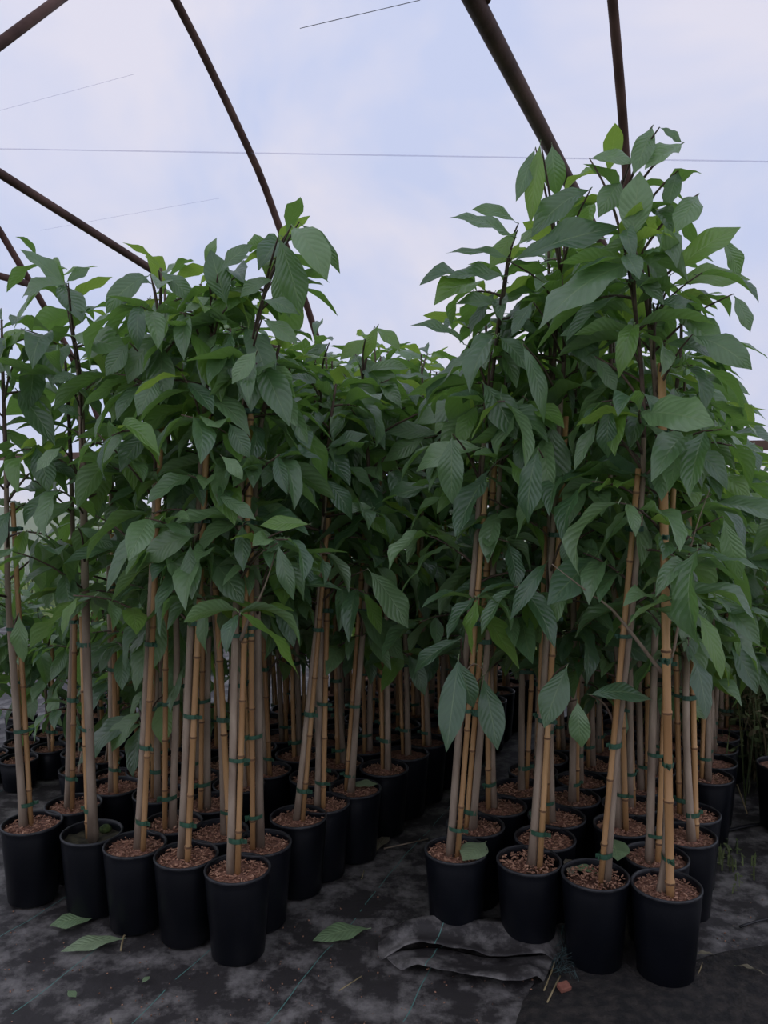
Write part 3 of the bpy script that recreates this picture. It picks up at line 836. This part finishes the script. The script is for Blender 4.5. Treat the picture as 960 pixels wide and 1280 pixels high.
# ------------------------------------------------------------------ things lying on the floor
def fallen(px, py, tx, ty, w, z, material_set, label, idx=0, group=None, cat='leaf'):
    B = at_height(px, py, z); T_ = at_height(tx, ty, z); D = T_ - B; ln = D.length
    if z < 0.1: B.z = max(ground_h(B.x, B.y), ground_h(T_.x, T_.y)) + 0.012
    M = frame(B, D, (0.05, -0.1, 1), ln, w)
    o = link('fallen_leaf', material_set[idx % len(material_set)]); o.matrix_local = M
    return tag(o, label, cat, group)
fallen(118, 1150, 62, 1160, 1.2, 0.0, FALLEN, 'broad fallen green leaf lying flat in front of the mossy pot', 0)
fallen(152, 1176, 76, 1192, 0.8, 0.0, FALLEN, 'long fallen green leaf touching a straw stalk on the fabric', 1)
fallen(459, 1163, 391, 1178, 1.0, 0.0, FALLEN, 'pale green fallen leaf alone in the middle of the aisle mouth', 2)
fallen(470, 1066, 486, 1048, 1.0, 0.0, DRY, 'greyish curled dry leaf against the aisle-edge pots', 0)
fallen(606, 1053, 579, 1076, 1.3, SOIL_Z + 0.02, FALLEN, 'pale fallen leaf resting on the soil of a front pot', 3)
fallen(712, 1080, 747, 1092, 1.2, SOIL_Z + 0.0, FALLEN, 'green fallen leaf in the wide-rimmed pot', 0)
fallen(708, 1074, 714, 1096, 0.9, SOIL_Z + 0.0, DRY, 'curled brownish leaf beside a green one in the wide-rimmed pot', 1)
fallen(765, 1048, 772, 1076, 1.3, SOIL_Z + 0.03, FALLEN, 'upright green leaf stuck behind the wide-rimmed pot', 1)
fallen(438, 982, 473, 980, 1.2, SOIL_Z + 0.018, FALLEN, 'fallen leaf on soil in a pot along the aisle', 2)
fallen(870, 1196, 893, 1197, 0.9, 0.0, DRY, 'small dry leaf beside the base of the tallest sapling pot', 0)
fallen(505, 1172, 530, 1174, 0.8, 0.0, DRY, 'narrow dry leaf on the crumpled fabric', 1)
fallen(85, 1240, 95, 1248, 1.2, 0.0, FALLEN, 'tiny yellow-green leaf bit on the bare fabric', 3)
fallen(178, 1232, 187, 1224, 1.2, 0.0, FALLEN, 'tiny green leaf scrap beside a crease in the fabric', 2)
fallen(920, 1212, 958, 1224, 0.5, 0.0, DRY, 'withered weed leaf on the bare dirt', 0)

def straw(pix, label, r=0.0016, material=M_straw, name='straw_stalk', cat='straw', zz=None):
    pts = []
    for i, (px, py) in enumerate(pix):
        p = at_height(px, py, 0.0); p.z = max(0.0, ground_h(p.x, p.y)) + 0.004 + (zz[i] if zz else 0); pts.append(p)
    g = MB(); g.tube(spline(pts, 6) if len(pts) > 2 else pts, r, 5)
    return tag(link(name, g.mesh(name, material)), label, cat)
straw([(151,1190),(155,1172),(163,1167)], 'bent straw stalk beside the long fallen leaf', 0.003)
straw([(880,1200),(872,1222)], 'thin straw stalk on dirt near tallest sapling pot')
straw([(138,1275),(139,1284)], 'short straw stub near the fabric edge', 0.003)
straw([(424,1240),(452,1222)], 'thin pale straw on the aisle fabric')
straw([(921,1000),(934,1018)], 'long straw leaning by the drip hose', 0.003, zz=(0.06, 0))
straw([(452,1100),(455,1090)], 'small straw bit in the aisle')
straw([(680,1240),(690,1215),(694,1200)], 'straw stalk by the frayed fabric edge', 0.0022)
straw([(684,1255),(700,1222)], 'long straw stalk beside the brick chip', 0.0022)
straw([(840,1258),(848,1270)], 'straw crumb on bare dirt')
straw([(480,1062),(535,1050)], 'pale twig lying across the aisle between blocks', 0.0025, M_bark, 'twig', 'twig')
straw([(862,1072),(893,1060),(906,1040),(960,1030),(1040,1024)], 'black drip hose curving away toward the weeds', 0.006, M_hose, 'drip_hose', 'hose')
straw([(925,1160),(960,1150),(1010,1146)], 'thin black cord on the floor by the outer pots', 0.004, M_hose, 'cord', 'cord')
# brick chip
g = MB(); bp_ = at_height(705, 1240, 0.0)
g.box((0, 0, 0.008), 0.032, 0.024, 0.014, Matrix.Rotation(0.4, 3, 'Z') @ Matrix.Rotation(0.2, 3, 'X'))
o = link('brick_chip', g.mesh('brick_chip', M_brick, False)); o.location = (bp_.x, bp_.y, 0.006)
md = o.modifiers.new('bevel', 'BEVEL'); md.width = 0.003; md.segments = 2
tag(o, 'small red brick chip on the dirt before the frayed fabric', 'chip')
# moss clump in the mossy pot
g = MB(); pm_ = at_height(132, 1036, SOIL_Z)
for k in range(1, 6): pass
g.lathe([(0.016, 0.0), (0.019, 0.006), (0.017, 0.014), (0.010, 0.020), (0.003, 0.022)], 10, True, True)
link('moss_clump', g.mesh('moss_clump', M_moss), FT['A2']['root'], Matrix.Translation((pm_.x - FT['A2']['pos'].x, pm_.y - FT['A2']['pos'].y, SOIL_Z - 0.008)))
# pale pipe end behind the weeds
g = MB(); q0 = at_depth(945, 837, 4.0); q1 = at_depth(1100, 832, 3.7); g.tube([q0, q1], 0.035, 12)
gp = MB(); gp.tube([q1 + Vector((-0.1, 0, 0)), Vector((q1.x - 0.1, q1.y, 0))], 0.03, 8)
rt = empty('water_pipe', (0, 0, 0)); link('pipe', g.mesh('pipe', M_white), rt); link('support_post', gp.mesh('support_post', M_pipe), rt)
tag(rt, 'pale plastic water pipe end among the weeds', 'pipe')

# bare dirt where the fabric stops
g = MB(); rd = random.Random(3)
outline = [(640,1290),(655,1240),(690,1205),(760,1195),(830,1215),(900,1190),(1000,1180),(1050,1290),(840,1400),(640,1400)]
pts = [at_height(px, py, 0) for px, py in outline]
cx = sum((p.x for p in pts)) / len(pts); cy = sum((p.y for p in pts)) / len(pts)
ring = spline([(p.x, p.y, 0) for p in pts] + [(pts[0].x, pts[0].y, 0)], 60)[:-1]
K = 8
g.v.append(Vector((cx, cy, ground_h(cx, cy) + 0.012)))
for k in range(1, K + 1):
    for p in ring:
        f = k / K; x = cx + (p.x - cx) * f; y = cy + (p.y - cy) * f
        jag = 0.012 * noise.noise(Vector((x * 30, y * 30, 0))) if k == K else 0
        x += jag; y += jag
        z = ground_h(x, y) + (0.012 + 0.005 * noise.noise(Vector((x * 22, y * 22, 2)))) * (1 if k < K else 0.0) - (0.002 if k == K else 0)
        g.v.append(Vector((x, y, z)))
n_ = len(ring)
for k in range(n_): g.f.append((0, 1 + k, 1 + (k + 1) % n_))
for k in range(K - 1): g.quad_strip(1 + (k + 1) * n_, 1 + k * n_, n_)
tag(link('bare_dirt', g.mesh('bare_dirt', M_dirt)), 'patch of bare dark dirt in front of the taller block', 'dirt', None, 'stuff')
# crumbs of bark and soil on the floor
rd = random.Random(17); g = MB()
for _ in range(420):
    p = at_height(rd.uniform(-20, 980), rd.uniform(1120, 1290), 0)
    M = Matrix.Rotation(rd.uniform(0, 6.28), 3, 'Z'); s = rd.uniform(0.0015, 0.005)
    g.box((p.x, p.y, ground_h(p.x, p.y) + 0.010 * (rd.random() < 0.0) + 0.002), s, s * rd.uniform(.3, .8), s * .5, M)
tag(link('bark_crumbs', g.mesh('bark_crumbs', M_chip, False)), 'scattered bark crumbs over the black ground fabric', 'crumbs', None, 'stuff')

# crumpled second layer of fabric with a frayed end
def sheet(name, rows, label):
    """rows: list of pixel polylines from back to front with heights"""
    g = MB(); n = 44; R = []
    for pix, h in rows:
        P = [at_height(px, py, 0) for px, py in pix]
        pts = spline(P, n - 1); R.append((pts, h))
    m = len(R)
    for k, (pts, h) in enumerate(R):
        for i, p in enumerate(pts):
            w = noise.noise(Vector((p.x * 14, p.y * 6, k * 0.7))) * 0.008 + noise.noise(Vector((p.x * 35, p.y * 30, 4))) * 0.003
            e = min(1.0, i / 8, (n - 1 - i) / 4)
            g.v.append(Vector((p.x, p.y + w * 0.6, max(0.004 + 0.001 * (m - k), ground_h(p.x, p.y) + 0.004 + h * (0.12 + 0.88 * e) + (w * 0.9 * e if h > 0.008 else 0.0)))))
    for k in range(m - 1):
        for i in range(n - 1):
            b = k * n + i; g.f.append((b, b + 1, b + n + 1, b + n))
    o = link(name, g.mesh(name, M_fabric))
    so_ = o.modifiers.new('solid', 'SOLIDIFY'); so_.thickness = 0.002
    sb = o.modifiers.new('sub', 'SUBSURF'); sb.levels = 1; sb.render_levels = 1
    return tag(o, label, 'fabric')
rows = [
 ([(478,1166),(540,1150),(620,1152),(712,1160)], 0.0),
 ([(476,1174),(540,1160),(620,1163),(710,1168)], 0.010),
 ([(474,1181),(540,1167),(620,1172),(708,1175)], 0.052),
 ([(472,1186),(540,1173),(620,1180),(706,1181)], 0.070),
 ([(472,1191),(540,1180),(620,1189),(704,1188)], 0.052),
 ([(473,1197),(540,1187),(615,1200),(700,1197)], 0.034),
 ([(474,1201),(540,1192),(612,1208),(698,1203)], 0.046),
 ([(475,1203),(540,1195),(612,1211),(697,1206)], 0.042),
]
sh = sheet('fabric_fold', rows, 'crumpled ridge of black ground fabric with a frayed end before the taller block')
rows = [
 ([(480,1196),(545,1188),(612,1200),(692,1196)], 0.0),
 ([(484,1203),(545,1200),(615,1213),(690,1207)], 0.010),
 ([(490,1208),(545,1210),(620,1224),(686,1216)], 0.026),
 ([(496,1212),(548,1219),(625,1233),(682,1226)], 0.034),
 ([(500,1214),(550,1223),(628,1237),(680,1230)], 0.031),
]
sheet('fabric_flap', rows, 'lower flap of black fabric lying under the crumpled ridge')
g = MB(); rd = random.Random(23)
for k in range(60):
    p = at_height(rd.uniform(685, 706), rd.uniform(1172, 1225), 0); p.z = 0.015
    d = Vector((rd.uniform(0.2, 1), rd.uniform(-.7, .7), rd.uniform(-.2, .9))).normalized() * rd.uniform(0.015, 0.05)
    q = p + d; r_ = q + Vector((d.x * .5, d.y * .3, -abs(d.z) - 0.006)); r_.z = max(r_.z, 0.004)
    g.tube([p, q, r_], 0.0007, 3, False)
tag(link('frayed_threads', g.mesh('frayed_threads', M_thread), sh), kind='stuff')
